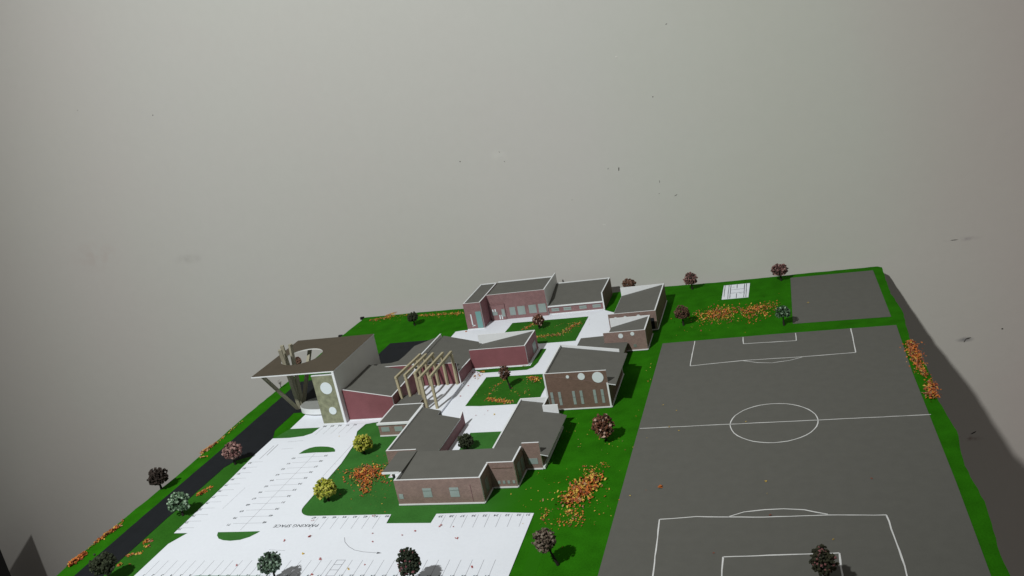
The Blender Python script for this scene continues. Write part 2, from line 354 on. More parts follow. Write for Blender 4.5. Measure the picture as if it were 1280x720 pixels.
# lawn pieces printed on the sheet round the parking lot
sheet('lawn', wavy([(-48.8, 93.5), (-48.8, 95.7), (-41.5, 95.85), (-35.0, 95.4), (-33.6, 88), (-33.2, 82), (-33, 70), (-31.6, 82), (-31.8, 92), (-33, 100), (-37.5, 106.4), (-39, 106.5), (-60, 120), (-61.5, 126), (-72.6, 125), (-73.2, 121.9), (-71.5, 117), (-70.8, 110.7)] + corner + [(-55.6, 95.6), (-55.4, 93.6)], .02), .004, .012, M['lawn_graded'])
sheet('lawn', wavy([(-93.2, 67), (-88.2, 67), (-88.2, 80), (-88.1, 89.2), (-86.8, 91.8), (-89.1, 91.8), (-89.2, 105), (-89.6, 115.1), (-92.0, 113.3), (-93.0, 110.8), (-93.2, 95)], .03), .02, .048, M['lawn_deep'])
def isl(poly): sheet('median_island', poly, .105, .14, M['lawn'])
isl([(-80.7, 114.6)]+[spot(*q) for q in ((380, 564), (387, 561), (394, 559.3), (401, 558.9), (410, 559.2), (416.6, 560.6), (419, 563), (419, 565.3), (410, 566), (395, 566.3), (385, 567))][::1])
isl([spot(*q) for q in ((272.8, 666.2), (298, 665.8), (325.2, 665), (322, 667), (312, 672), (300.3, 675.6), (288, 676.8), (279, 676), (273.5, 674), (271.6, 670))])
isl([(-80, 67.8), (-66, 67.8), (-66, 81.6), (-68, 81.9), (-78, 81.9), (-80, 81.5)])
# plaza between the buildings
plaza = sheet('plaza', [(-60.5, 105.8), (-43, 105.8), (-43, 122), (-43, 126), (-40.0, 126), (-39.9, 138), (-39.9, 150), (-36.5, 154), (-34.8, 158), (-35.4, 164), (-35, 170), (-38.8, 173.4), (-50, 174), (-50.5, 173.4), (-64.4, 173.3), (-64.5, 168.6), (-69.6, 168.3), (-71.0, 168.0), (-71.0, 163.9), (-60, 156), (-60, 146), (-68, 139), (-68, 122), (-60.5, 121)], .055, .09, M['paper'])
def lawn(poly, m='lawn_deep'): sheet('lawn', wavy(poly, .03), .095, .13, M[m])
lawn([(-58.7, 164.4), (-58.5, 170.2), (-41.6, 170.1), (-41.7, 156.5), (-49.2, 156.6), (-53, 160)])
lawn([(-55.9, 129.4), (-55.7, 141.4), (-44.7, 141.1), (-42.9, 141.0), (-42.8, 131), (-43.1, 128.9), (-53.1, 129.0)])
lawn([(-51.7, 106.9), (-43.5, 106.9), (-43.5, 119.0), (-51.6, 119.1)], 'lawn')
lawn([(-59.4, 145.3), (-57.2, 143.6), (-48.4, 143.6), (-47.4, 144.6), (-47.0, 146.7), (-46.9, 153.4), (-48.1, 153.6), (-48.2, 145.4)])
# courts and field
def q4(name, pts, m, z=(.02, .055)): return sheet(name, pts, z[0], z[1], m)
field = q4('sports_field', [(-24.2, 67), (15.6, 67), (15.8, 100), (15.6, 132), (15.9, 151.7), (-4, 151.9), (-24.1, 151.6), (-24.2, 110)], M['field'])
court = q4('practice_court', [(-0.6, 183.1), (15.5, 182.8), (15.6, 155.9), (-0.9, 156.3)], M['field'])
small = q4('small_court', [(-14.2, 182.1), (-8.8, 182.1), (-9.0, 173.2), (-14.3, 173.2)], M['paper'], (.03, .08))

# markings
zf = .058+.003
b = MB(); W_ = .16
def fl(pts, wd=W_): b.ribbon(pts, wd, zf, wob=.035)
fl([(-24.0, 117.85), (15.9, 117.75)], .13)
fl(arcpts(-4.72, 117.75, 6.05, 6.05, 0, 360, 40), .14)
fl([(-18.2, 151.5), (-18.2, 140.2)]); fl([(-18.2, 140.2), (-9.4, 140.95), (0.1, 140.75), (8.4, 141.0)]); fl([(8.4, 141.0), (8.6, 151.7)])
fl([(-9.6, 151.6), (-9.5, 148.4)]); fl([(-9.5, 148.4), (-.6, 148.05)]); fl([(-.6, 148.05), (-.6, 151.6)])
fl([(-9.4, 140.8), (-7, 139.6), (-4.7, 139.1), (-2, 139.6), (0.1, 140.6)], .12)
fl([(-18.4, 93.4), (-17.6, 72), (-17.5, 67.2)], .15); fl([(-18.4, 93.4), (-14, 93.85), (-6, 93.5), (1, 93.75), (7.4, 93.5)], .15); fl([(7.4, 93.5), (8.0, 84), (8.2, 67.2)], .17)
fl([(-10.5, 85.7), (-10.4, 67.2)], .17); fl([(-10.5, 85.7), (1.8, 86.3)], .17); fl([(1.8, 86.3), (1.9, 67.2)], .19)
fl([(-10.2, 93.7), (-8.4, 94.7), (-6, 95.1), (-3.8, 95.2), (-1.5, 94.9), (1.1, 93.9)], .16)
b.build('field_lines', M['white'], field)
b = MB(); zs = .084
for p_ in ([(-13.1, 182), (-13.1, 173.3)], [(-12.7, 182), (-12.7, 173.3)], [(-9.9, 182), (-9.9, 173.3)], [(-9.5, 182), (-9.5, 173.3)], [(-12.7, 178.8), (-9.9, 178.8)], [(-12.7, 176.6), (-9.9, 176.6)],
           [(-11.4, 182), (-11.4, 179.4)], [(-11.4, 176.2), (-11.4, 173.3)], [(-13.9, 182), (-13.9, 175)], [(-12.4, 180.5), (-11.9, 180.4)], [(-10.9, 176.3), (-10.4, 176.0)]):
    b.ribbon(p_, .13, zs, wob=.02)
b.build('court_lines', M['ink'], small)

zl = .104
b = MB(); bd = MB()
def pl(pts, wd=.06): b.ribbon(pts, wd, zl)
for k in range(7): pl([(-66.9+1.62*k, 95.3), (-66.8+1.62*k, 92.3)])
for k in range(8): pl([(-47.4+1.58*k, 95.2), (-47.3+1.58*k, 92.2)])
for k in range(34):
    x = -86.4+1.49*k
    if not -59.1 < x < -57.6: pl([(x, 82.0), (x-.1, 85.25)])
for y in (82, 83.2, 84.3, 85.25): pl([(-58.9, y), (-57.7, y)], .09)
pl([(-58.9, 81.9), (-58.9, 85.3)], .09); pl([(-57.7, 81.9), (-57.7, 85.3)], .09)
for k in range(12):
    y = 94.1+1.755*k; pl([(-80.3, y), (-75.5, y+.05)])
pl([(-78.0, 92.4), (-77.6, 114.6)])
for k in range(12):
    y = 93.2+1.75*k; pl([(-88.9, y), (-86.4, y)], .06)
for k in range(5): pl([(-81.0+1.5*k, 124.2), (-81.2+1.5*k, 121.4)], .06)
pl([(-71.9, 119.5), (-72.2, 106.8)], .06); pl([(-84.8, 98.2), (-84.6, 104.2)], .05)
pl([(-87.6, 113.4), (-87.5, 118.0)], .12); pl([(-86.9, 114.6), (-86.9, 118.4)], .16); pl([(-85.5, 119.2), (-82.5, 119.4)], .06); pl([(-85.2, 116.6), (-83, 116.8)], .06)
pl([(-60.3, 90.3), (-59.7, 89.2), (-58.6, 88.15), (-57.4, 87.4), (-56.0, 87.0), (-53.8, 86.75)], .09)
pl([(-70.4, 87.6), (-67.8, 87.4)], .06); pl([(-70.5, 124.9), (-81.5, 124.9)], .05)
b.build('bay_lines', M['ink_pale'], lot)

def text_mesh(txt, x, y, size, rot, z, shear=0):
    cu = bpy.data.curves.new('t', 'FONT'); cu.body = txt; cu.size = size*S; cu.align_x = 'CENTER'; cu.align_y = 'CENTER'; cu.offset = size*S*(.01 if len(txt) > 3 else .02)
    cu.resolution_u = 2
    o = bpy.data.objects.new('t', cu); COL.objects.link(o)
    bpy.context.view_layer.update()
    me = bpy.data.meshes.new_from_object(o); bpy.data.objects.remove(o)
    r = math.radians(rot); c, s_ = math.cos(r), math.sin(r)
    vs = [((v.co.x*c-v.co.y*s_)/S+x, (v.co.x*s_+v.co.y*c)/S+y, z) for v in me.vertices]
    fs = [tuple(p.vertices) for p in me.polygons]
    return vs, fs
tb = MB()
def txt(t, x, y, size, rot, z=.107):
    vs, fs = text_mesh(t, x, y, size, rot, z); n = len(tb.v); tb.v += vs
    for f in fs: tb.f.append(tuple(n+i for i in f)); tb.m.append(0)
txt('PARKING SPACE', -69.4, 93.3, .98, 180)
tb.build('parking_space_lettering', M['ink'], lot)
tb = MB()
for k in range(9): txt(str(31+k), -35.7-1.5*k if k == 0 else -36.7-1.58*(k-1)-.25, 94.95, .66, 180)
for k in range(8): txt(str(40+k), -56.2-1.62*k if k else -56.1, 95.25, .66, 180)
for k in range(34):
    if not -59.1 < -86.4+1.49*k < -57.6: txt(str(k+1), -86.6+1.49*k, 82.0, .66, 180)
for k in range(12): txt(str(71-k), -80.9, 94.1+1.755*k-.25, .66, 180); txt(str(48+k), -75.1, 94.1+1.755*k+.2, .66, 180)
for k in range(12): txt(str(72+k), -88.7, 93.2+1.75*k-.3, .62, 180)
for k in range(5): txt(str(88+k), -80.9+1.5*k, 124.5, .7, 180)
tb.build('bay_numbers', M['ink'], lot)
b = MB(); b.face([(-53.9, 86.95, zl), (-53.9, 86.55, zl), (-53.2, 86.72, zl)]); b.build('turn_arrow_head', M['ink'], lot)

# ------------------------------------------------------------------ buildings
T = .26
def panel(root, p0, p1, za, zb_, z0=0.09, t=T, m='brown', inner='foam', name='wall', cap=True):
    """upright foamboard panel from p0 to p1; printed paper faces the right of p0->p1; white cut edges"""
    a = Vector((*p0, 0)); c = Vector((*p1, 0)); d = (c-a).normalized(); n = Vector((-d.y, d.x, 0))*t
    b = MB(); P = [a, c, c+n, a+n]; Z = [za, zb_, zb_, za]
    lo_ = [(q.x, q.y, z0) for q in P]; hi = [(q.x, q.y, z) for q, z in zip(P, Z)]
    b.v = lo_+hi
    b.f = [(0, 1, 5, 4), (2, 3, 7, 6), (4, 5, 6, 7), (0, 3, 2, 1), (1, 2, 6, 5), (3, 0, 4, 7)]
    b.m = [0, 1, 2, 2, 2, 2]
    return b.build(name, [M[m], M[inner], M['foam']], root)
def strip(root, p0, p1, h=.28, out=.12):
    a = Vector((*p0, 0)); c = Vector((*p1, 0)); d = (c-a).normalized(); n = Vector((d.y, -d.x, 0))*out
    b = MB(); P = [a+n, c+n, c, a]; b.prism([(q.x, q.y) for q in P], .1, h, 0, 0); b.build('base_strip', M['foam'], root)
def roof(root, poly, z, th=.16, m='roof', name='roof'):
    zt = z if callable(z) else (lambda x, y: z)
    b = MB(); b.prism(poly, lambda x, y: zt(x, y)-th, zt, 0, 1); return b.build(name, [M[m], M['foam']], root)
def rect(x0, x1, y0, y1): return [(x0, y0), (x1, y0), (x1, y1), (x0, y1)]
def lin(x0, z0, x1, z1): return lambda x, y: z0+(z1-z0)*(x-x0)/(x1-x0)
def win(root, y, x0, x1, z0, z1, m='glass', name='window', skew=0, bars=0, frame=None):
    b = MB(); o = .05
    P = [(x0, z0), (x1, z0), (x1, z1), (x0, z1)]
    n = 0; b.v = [(x, y-o, z) for x, z in P]+[(x, y+.03, z) for x, z in P]
    b.f = [(0, 1, 2, 3), (7, 6, 5, 4), (0, 4, 5, 1), (1, 5, 6, 2), (2, 6, 7, 3), (3, 7, 4, 0)]; b.m = [0]*6
    wd = b.build(name, M[m], root)
    if bars:
        bb_ = MB(); bb_.box(x0+.02, x1-.02, y-o-.03, y-o-.005, z0+(z1-z0)*bars-.035, z0+(z1-z0)*bars+.035); bb_.build('glazing_bar', M['dglass'], wd)
    return wd
def winx(root, x, y0, y1, z0, z1, m='dglass', name='window'):
    b = MB(); b.box(x-.03, x+.05, y0, y1, z0, z1); return b.build(name, M[m], root)
def disc(root, y, x, z, r, name='round_window', m='disc', rz=None):
    b = MB(); n = 28; rz = rz or r
    ring = [(x+r*math.cos(2*math.pi*i/n), z+rz*math.sin(2*math.pi*i/n)) for i in range(n)]
    b.v = [(q[0], y-.07, q[1]) for q in ring]+[(q[0], y+.03, q[1]) for q in ring]
    b.f = [tuple(range(n)), tuple(range(2*n-1, n-1, -1))]+[(i, n+i, n+(i+1) % n, (i+1) % n) for i in range(n)]; b.m = [0]*len(b.f)
    return b.build(name, M[m], root)
BG = 'buildings of the school model'

# front courtyard block
h = thing('courtyard_building', 'nearest brown brick building, its grey roofs wrapped around a tiny courtyard', 'building', (-49, 110, .1), BG)
mz = lambda x, y: 3.45+.42*(y-98)/8.4
panel(h, (-55.4, 98), (-42.6, 98), 4.0, 4.0)
panel(h, (-55.4, 100.35), (-55.4, 98.26), 4.0, 4.0)
panel(h, (-55.4, 106.4), (-55.4, 100.35), 3.66, 3.66)
panel(h, (-42.6, 98.26), (-42.6, 101.86), 4.0, 4.0)
panel(h, (-42.86, 101.88), (-38.9, 101.88), 4.05, 4.05)
panel(h, (-38.9, 102.15), (-38.9, 106.42), 4.05, 4.0)
panel(h, (-38.94, 106.7), (-36.4, 106.7), 4.3, 4.3)
panel(h, (-43.3, 106.4), (-55.1, 106.4), 3.8, 3.8, t=.2)
roof(h, [(-55.13, 98.27), (-42.87, 98.27), (-42.87, 102.16), (-39.17, 102.16), (-39.17, 106.41), (-43.0, 106.41), (-55.13, 106.41)], mz)
pr = MB(); pr.prism(rect(-58.2, -55.12, 100.42, 106.5), 3.68, 4.0, 0, 0); pr = pr.build('porch_roof', M['roof'], h)
b = MB(); b.box(-58.22, -55.5, 100.3, 100.41, 3.72, 4.03); b.build('fascia', M['foam'], pr)
b = MB(); b.box(-57.4, -57.1, 101.6, 101.9, .09, 3.69); b.build('porch_post', M['dglass'], h)
b = MB(); b.box(-55.48, -55.41, 101.2, 103.2, .09, 2.6); b.build('door', M['dglass'], h)
# left wing, roof falling towards the courtyard
panel(h, (-60.4, 106.8), (-55.5, 106.8), 4.0, 4.0)
panel(h, (-60.4, 122.2), (-60.4, 107.07), 4.0, 4.0)
ulz = lin(-60.3, 3.78, -53.5, 2.14)
panel(h, (-53.5, 107.1), (-53.5, 120.7), 1.95, 1.95, m='maroon'); panel(h, (-53.5, 120.7), (-53.5, 122.3), 2.0, 2.5, m='maroon')
panel(h, (-57.2, 122.2), (-60.13, 122.2), 2.9, 3.6, t=.2)
panel(h, (-53.8, 120.6), (-57.1, 120.6), 1.85, 2.7, t=.2)
roof(h, [(-60.13, 107.07), (-53.35, 107.07), (-53.35, 120.5), (-57.2, 120.5), (-57.2, 121.95), (-60.13, 121.95)], ulz)
# right wing, roof falling outwards over an eave
cz = lin(-43.0, 3.86, -35.2, 2.5)
panel(h, (-43.3, 122.4), (-43.3, 106.45), 4.1, 3.95)
panel(h, (-38.6, 122.4), (-43.04, 122.4), 4.1, 4.1)
panel(h, (-38.6, 119.5), (-38.6, 122.14), 4.1, 4.1)
panel(h, (-38.86, 119.2), (-36.4, 119.2), 4.1, 4.1, m='foam')
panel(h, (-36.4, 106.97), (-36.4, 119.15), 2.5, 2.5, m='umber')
roof(h, [(-43.03, 106.43), (-39.0, 106.43), (-39.0, 107.0), (-36.33, 107.0), (-36.33, 106.25), (-35.15, 106.1), (-35.1, 118.7), (-36.2, 119.1), (-38.9, 119.1), (-38.9, 122.1), (-43.03, 122.1)], cz, .12)
strip(h, (-55.4, 98), (-42.6, 98)); strip(h, (-42.6, 98), (-42.6, 101.8)); strip(h, (-42.4, 101.88), (-38.9, 101.88)); strip(h, (-38.9, 101.9), (-38.9, 106.6)); strip(h, (-38.7, 106.7), (-36.4, 106.7)); strip(h, (-36.4, 106.7), (-36.4, 119.2), .5, .3)
win(h, 98, -55.1, -54.45, 1.1, 1.85, 'glass'); win(h, 98, -51.35, -50.05, 1.25, 2.65, bars=.72); win(h, 98, -47.35, -46.0, 1.2, 2.65, bars=.72)
for x in (-41.65, -40.95, -40.25, -39.5): win(h, 101.88, x-.02, x+.33, .75, 1.2)
win(h, 106.7, -38.4, -37.0, .95, 1.85)
winx(h, -42.6, 99.5, 100.6, .8, 2.8); winx(h, -38.9, 103.0, 104.2, .2, 3.0, name='door'); winx(h, -38.9, 104.8, 106.0, .8, 2.8)
b = MB(); b.box(-44.25, -44.19, 97.93, 98.05, .4, 3.0); b.build('drain_pipe', M['pink'], h)
b = MB(); b.box(-42.2, -39.2, 101.8, 101.9, 3.18, 3.26); b.build('ledge', M['umber'], h)

# small link block
h = thing('link_building', 'small flat block with two windows below the timber pergola', 'building', (-65, 123, .1), BG)
panel(h, (-67.8, 119.5), (-62, 119.5), 2.5, 2.5); panel(h, (-62, 119.77), (-62, 126.6), 2.5, 2.5, m='umber'); panel(h, (-67.8, 126.3), (-67.8, 119.77), 2.5, 2.5)
panel(h, (-62.0, 126.62), (-67.8, 126.62), 2.5, 2.5, t=.2)
roof(h, rect(-67.53, -62.27, 119.77, 126.4), 2.46)
b = MB(); b.box(-67.9, -61.9, 119.3, 119.49, 2.2, 2.52); b.build('fascia', M['foam'], h)
strip(h, (-67.8, 119.5), (-62, 119.5)); win(h, 119.5, -67.3, -65.85, .95, 1.75, 'glass'); win(h, 119.5, -64.9, -63.45, .9, 1.75, 'glass')
b = MB(); b.box(-67.4, -63.3, 126.9, 130.4, .5, 2.15); b.build('rear_wall', M['umber'], h)
roof(h, rect(-67.45, -63.2, 126.85, 130.5), 2.4, .2)

# auditorium wing
h = thing('auditorium_building', 'dark red walled hall with sloping grey roof beside the tall entrance canopy', 'building', (-72, 135, .1), BG)
panel(h, (-76.95, 126.4), (-67.7, 126.4), 6.0, 4.05, m='red'); panel(h, (-67.7, 126.67), (-67.7, 138.3), 4.05, 4.05, m='maroon')
roof(h, rect(-76.9, -67.97, 126.67, 137.95), lin(-77, 5.8, -67.9, 3.9))
panel(h, (-76.95, 138.0), (-68.3, 138.0), 5.05, 5.0, m='red')
roof(h, [(-76.9, 138.27), (-68.35, 138.27), (-68.35, 152.6), (-69.6, 151.0), (-70.6, 149.8), (-71.9, 148.3), (-72.0, 143.8), (-72.3, 141), (-73.5, 140.2), (-76.9, 140.1)], 4.9, .3)
panel(h, (-72.1, 148.0), (-72.1, 141.2), 4.58, 4.58, m='maroon', t=.2)
panel(h, (-68.6, 152.4), (-71.9, 148.2), 4.58, 4.58, m='maroon', t=.2)
panel(h, (-68.05, 138.3), (-68.05, 153.5), 5.25, 5.1, m='grey', t=.28)
strip(h, (-76.9, 126.4), (-67.7, 126.4), .22, .15)

# central block with the red classroom wing
h = thing('red_wing_building', 'plain dark red walled wing with grey roof, behind the lawn with one bushy brown tree', 'building', (-57, 147, .1), BG)
panel(h, (-67.6, 138.7), (-59.9, 138.7), 4.6, 4.5, m='red')
panel(h, (-59.75, 138.75), (-59.75, 145.7), 2.6, 2.35, m='maroon')
roof(h, rect(-67.95, -59.9, 138.98, 154.2), lin(-68, 4.4, -59.8, 2.2))
panel(h, (-59.75, 145.7), (-48.6, 145.7), 4.05, 4.05, m='red'); panel(h, (-48.6, 145.97), (-48.6, 153.9), 4.05, 4.05, m='maroon'); panel(h, (-48.87, 153.9), (-60.5, 153.9), 4.05, 4.05, m='maroon')
panel(h, (-60.6, 154.4), (-67.7, 154.4), 2.2, 4.1, m='maroon', t=.15)
roof(h, rect(-59.88, -48.87, 145.97, 153.63), lin(-59.9, 2.15, -48.9, 3.95))
strip(h, (-59.6, 145.7), (-48.6, 145.7), .3, .15); strip(h, (-59.75, 138.7), (-59.75, 145.5), .4, .25); strip(h, (-48.6, 145.7), (-48.6, 153.9), .3, .15)
winx(h, -48.6, 150.2, 152.4, .6, 2.5, 'glass')

# terrace and pergola
ter = sheet('terrace', [(-67.6, 126.0), (-60.3, 124.0), (-59.55, 124.2), (-59.5, 131), (-59.6, 138.6), (-67.6, 138.6)], .1, .45, M['paper'])
pg = thing('pergola', 'pergola of five pale wooden frames over the white terrace', 'pergola', (-64, 133, .45))
for i, (x, zb0) in enumerate([(-67.55, 2.42), (-66.05, 2.42), (-64.35, .46), (-62.6, .46), (-60.65, .46)]):
    lean = [.25, .1, 0, .1, -.05][i]
    y0 = [128.9, 129.6, 130.2, 128.0, 128.1][i]
    b = MB(); b.bar((x+lean*.3, y0, 6.45), (x+[.9, .55, .25, .45, .15][i], 139.1, 6.45+[.1, .0, .1, .05, .12][i]), .42, .42); bm_ = b.build('beam', M['timber'], pg)
    b = MB(); b.bar((x+lean, y0+.3, zb0), (x+lean*.3, y0+.3, 6.25), .42, .42); b.build('front_post', M['timber'], pg)
    b = MB(); b.bar((x+.3, 138.35, .46), (x+.35, 138.45, 6.25), .42, .38); b.build('rear_post', M['timber'], pg)
b = MB(); b.box(-64.6, -62.9, 128.3, 129.6, 3.4, 5.6)
b = MB(); b.bar((-63.2, 129.2, .46), (-63.1, 129.0, 6.2), .5, .42); b.build('doubled_post', M['timber'], pg)

# entrance tower with the big roof
h = thing('entrance_tower', 'tall entrance canopy with brown roof slab pierced by a round hole over the road', 'tower', (-85, 134, .1), BG)
n = 72; xs = (-93.6, -77.0); ys = (125.4, 142.9); hc = Vector((-87.75, 133.75)); hr = 3.9
angs = sorted(set([2*math.pi*i/n for i in range(n)]+[math.atan2(y-hc.y, x-hc.x) % (2*math.pi) for x in xs for y in ys]))
outp = []; inp = []
for a in angs:
    dx, dy = math.cos(a), math.sin(a); ts = []
    if dx > 1e-9: ts.append((xs[1]-hc.x)/dx)
    if dx < -1e-9: ts.append((xs[0]-hc.x)/dx)
    if dy > 1e-9: ts.append((ys[1]-hc.y)/dy)
    if dy < -1e-9: ts.append((ys[0]-hc.y)/dy)
    t = min(ts); outp.append((hc.x+dx*t, hc.y+dy*t)); inp.append((hc.x+dx*hr, hc.y+dy*hr))
b = MB(); k = len(angs); z0, z1 = 9.86, 10.08
b.v = [(x, y, z1) for x, y in outp]+[(x, y, z1) for x, y in inp]+[(x, y, z0) for x, y in outp]+[(x, y, z0) for x, y in inp]
for i in range(k):
    j = (i+1) % k
    b.f += [(i, j, k+j, k+i), (2*k+j, 2*k+i, 3*k+i, 3*k+j), (2*k+i, 2*k+j, j, i), (k+i, k+j, 3*k+j, 3*k+i)]; b.m += [0, 1, 2, 1]
b.build('canopy_roof', [M['canopy'], M['grey'], M['foam']], h)
b = MB(); b.box(-77.3, -77.0, 125.55, 142.7, .1, 9.84); b.build('side_wall', [M['grey']], h)
b = MB(); b.box(-77.42, -76.98, 125.3, 125.54, .1, 9.8); b.build('corner_trim', M['foam'], h)
b = MB(); b.box(-81.7, -77.45, 125.65, 126.1, .1, 9.25); pn = b.build('front_panel', M['olive'], h)
disc(pn, 125.65, -79.35, 6.85, 1.13, 'round_window'); disc(pn, 125.65, -79.25, 2.5, .72, 'round_window')
b = MB(); b.box(-81.7, -77.45, 125.6, 126.15, 9.26, 9.4); b.build('panel_cap', M['foam'], pn)
for (p, q) in (((-90.9, 132.7, .1), (-92.7, 127.0, 9.84)), ((-90.6, 132.9, .1), (-89.6, 130.3, 13.0)), ((-90.3, 133.1, .1), (-89.9, 131.7, 13.3)), ((-90.2, 133.3, .1), (-88.9, 132.9, 13.0)), ((-90.0, 133.0, .1), (-89.2, 139.6, 9.84))):
    b = MB(); b.bar(p, q, .62, .5); b.build('slanted_column', M['timber_grey'], h)
# half-round desk beneath the canopy
def kiosk_outline(k=1.0, dx=0, dy=0):
    out = []
    for i in range(40):
        a = 2*math.pi*i/40; c, q = math.cos(a), math.sin(a)
        x = -83.2+6.0*k*math.copysign(abs(c)**.8, c); y = 131.9+2.9*k*math.copysign(abs(q)**.8, q)
        out.append((min(x, -82.0)+dx, y+dy))
    u = []
    for p_ in out:
        if not u or abs(p_[0]-u[-1][0])+abs(p_[1]-u[-1][1]) > .05: u.append(p_)
    return u
d0 = thing('half_round_kiosk', 'low half round white kiosk with grey top behind the olive panel', 'kiosk', (-85, 131, .1))
b = MB(); b.prism(kiosk_outline(), .32, 1.4, 0, 0); b.build('body', M['foam'], d0)
b = MB(); b.prism(kiosk_outline(.985), 1.41, 1.46, 0, 0); b.build('top', M['kiosk_grey'], d0)
b = MB(); b.prism(kiosk_outline(.95), .105, .31, 0, 0); b.build('base_shade', M['black'], d0)  # shadow line under the kiosk body, painted in as a recessed black slab

# back building
h = thing('rear_classroom_building', 'long pink brick building by the back edge with teal door and row of grey windows', 'building', (-55, 176, .1), BG)
panel(h, (-68.2, 168.4), (-64.3, 168.4), 6.1, 6.1, m='pink'); panel(h, (-64.3, 168.67), (-64.3, 182), 6.1, 6.1, m='maroon'); panel(h, (-68.2, 182), (-68.2, 168.67), 6.1, 6.1, m='pink'); panel(h, (-64.57, 182.0), (-67.93, 182.0), 6.1, 6.1, m='pink')
roof(h, rect(-67.93, -64.57, 168.67, 181.73), 5.95)
panel(h, (-64.29, 173.2), (-51.0, 173.2), 6.0, 6.0, m='pink'); panel(h, (-51.0, 173.47), (-51.0, 184.6), 6.05, 6.15, m='grey'); panel(h, (-51.27, 182.7), (-64.2, 182.7), 6.05, 6.05, m='pink')
roof(h, rect(-64.28, -51.27, 173.47, 182.43), 5.85)
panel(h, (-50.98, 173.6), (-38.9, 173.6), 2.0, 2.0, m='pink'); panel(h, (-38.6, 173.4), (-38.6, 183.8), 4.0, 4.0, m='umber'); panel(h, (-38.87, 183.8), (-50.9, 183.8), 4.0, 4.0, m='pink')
roof(h, rect(-50.98, -38.88, 173.87, 183.53), lambda x, y: 1.95+1.9*(y-173.87)/9.7)
b = MB(); b.box(-50.98, -38.88, 173.35, 173.59, 1.82, 2.06); b.build('fascia', M['foam'], h)
b = MB(); b.box(-64.0, -60.55, 172.95, 173.19, .1, 3.75); po = b.build('entry_bay', M['pink'], h)
b = MB(); b.box(-64.1, -60.6, 172.85, 172.94, 3.72, 3.82); b.build('bay_cornice', M['pink'], po)
strip(h, (-68.2, 168.4), (-64.3, 168.4), .3); strip(h, (-64.3, 168.4), (-64.3, 172.8), .25); strip(h, (-50.9, 173.6), (-38.6, 173.6), .3)
win(h, 168.4, -65.75, -64.5, .35, 4.1, 'teal', 'door'); win(h, 168.4, -67.0, -66.75, .8, 3.6, 'disc', 'window'); win(h, 168.4, -67.0, -66.3, .9, 1.1, 'disc', 'window')
win(h, 172.95, -63.6, -62.4, 1.3, 2.1, 'glass'); win(h, 172.95, -63.5, -63.2, 2.15, 2.7, 'disc'); win(h, 172.95, -62.95, -62.65, 2.15, 2.7, 'disc'); win(h, 172.95, -62.1, -61.85, .3, 1.3, 'disc'); win(h, 172.95, -61.6, -61.35, .3, 1.3, 'disc')
win(h, 172.95, -61.4, -60.7, .85, 2.6, 'glass')
for x0, x1, z0, z1 in ((-59.6, -58.3, .9, 2.75), (-57.75, -56.05, .85, 2.8), (-55.2, -53.5, .95, 2.85), (-53.0, -51.3, .9, 2.9)): win(h, 173.2, x0, x1, z0, z1, 'glass')
for x0, x1 in ((-50.3, -48.6), (-47.6, -45.9), (-44.1, -42.5), (-41.2, -39.4)): win(h, 173.6, x0, x1, .75, 1.45, 'glass', bars=.5)

# three sloping-roof blocks on the right
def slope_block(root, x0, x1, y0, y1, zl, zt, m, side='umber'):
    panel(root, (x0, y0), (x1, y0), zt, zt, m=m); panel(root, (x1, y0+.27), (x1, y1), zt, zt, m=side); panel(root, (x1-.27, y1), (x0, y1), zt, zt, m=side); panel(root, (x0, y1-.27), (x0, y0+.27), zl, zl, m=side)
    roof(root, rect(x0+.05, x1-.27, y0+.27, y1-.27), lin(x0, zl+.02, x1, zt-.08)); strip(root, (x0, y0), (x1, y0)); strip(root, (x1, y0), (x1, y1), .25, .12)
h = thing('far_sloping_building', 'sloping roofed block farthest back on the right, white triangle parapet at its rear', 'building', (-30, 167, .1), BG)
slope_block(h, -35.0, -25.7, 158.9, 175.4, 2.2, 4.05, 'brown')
for x, r in ((-33.6, .3), (-31.7, .35), (-29.1, .4)): disc(h, 158.9, x, 3.12, r)
b = MB(); b.box(-27.0, -26.2, 158.83, 158.95, .3, 2.6); b.build('door', M['road'], h)
h = thing('small_sloping_building', 'smallest sloping roofed block with two round windows, beside the grass and field corner', 'building', (-30, 153, .1), BG)
slope_block(h, -34.3, -26.5, 149.0, 156.8, 2.2, 4.0, 'brown')
disc(h, 149.0, -31.1, 3.2, .45); disc(h, 149.0, -28.9, 3.45, .36); win(h, 149.0, -29.0, -28.45, .8, 1.35, 'dglass')
h = thing('flat_link_roof', 'low grey flat roofed link between two sloping roofed blocks', 'building', (-35, 146, .1), BG)
b = MB(); b.prism([(-39.4, 138.9), (-30.3, 138.9), (-30.3, 148.4), (-34.5, 148.9), (-34.5, 152.6), (-39.3, 152.4)], .1, 1.86, 0, 0); b.build('wall', M['umber'], h)
b = MB(); b.prism([(-39.6, 138.8), (-30.0, 138.8), (-29.95, 148.6), (-34.4, 148.9), (-34.4, 152.8), (-39.5, 152.5)], 1.87, 2.05, 0, 1); b.build('roof', [M['roof'], M['foam']], h)
h = thing('hall_building', 'tall brown brick hall with three growing round windows above narrow upright windows', 'building', (-34.5, 132, .1), BG)
panel(h, (-39.8, 125.7), (-29.5, 125.7), 6.6, 6.5, m='umber'); panel(h, (-39.8, 138.1), (-39.8, 125.97), 6.6, 6.6, m='umber'); panel(h, (-29.5, 138.4), (-39.8, 138.4), 4.9, 6.6, m='umber'); panel(h, (-29.5, 125.97), (-29.5, 138.1), 4.1, 4.1, m='umber')
roof(h, [(-39.53, 125.97), (-29.47, 125.97), (-29.47, 125.3), (-28.2, 125.2), (-28.15, 137.9), (-29.47, 138.1), (-39.53, 138.1)], lin(-39.5, 6.2, -28.2, 4.2), .14)
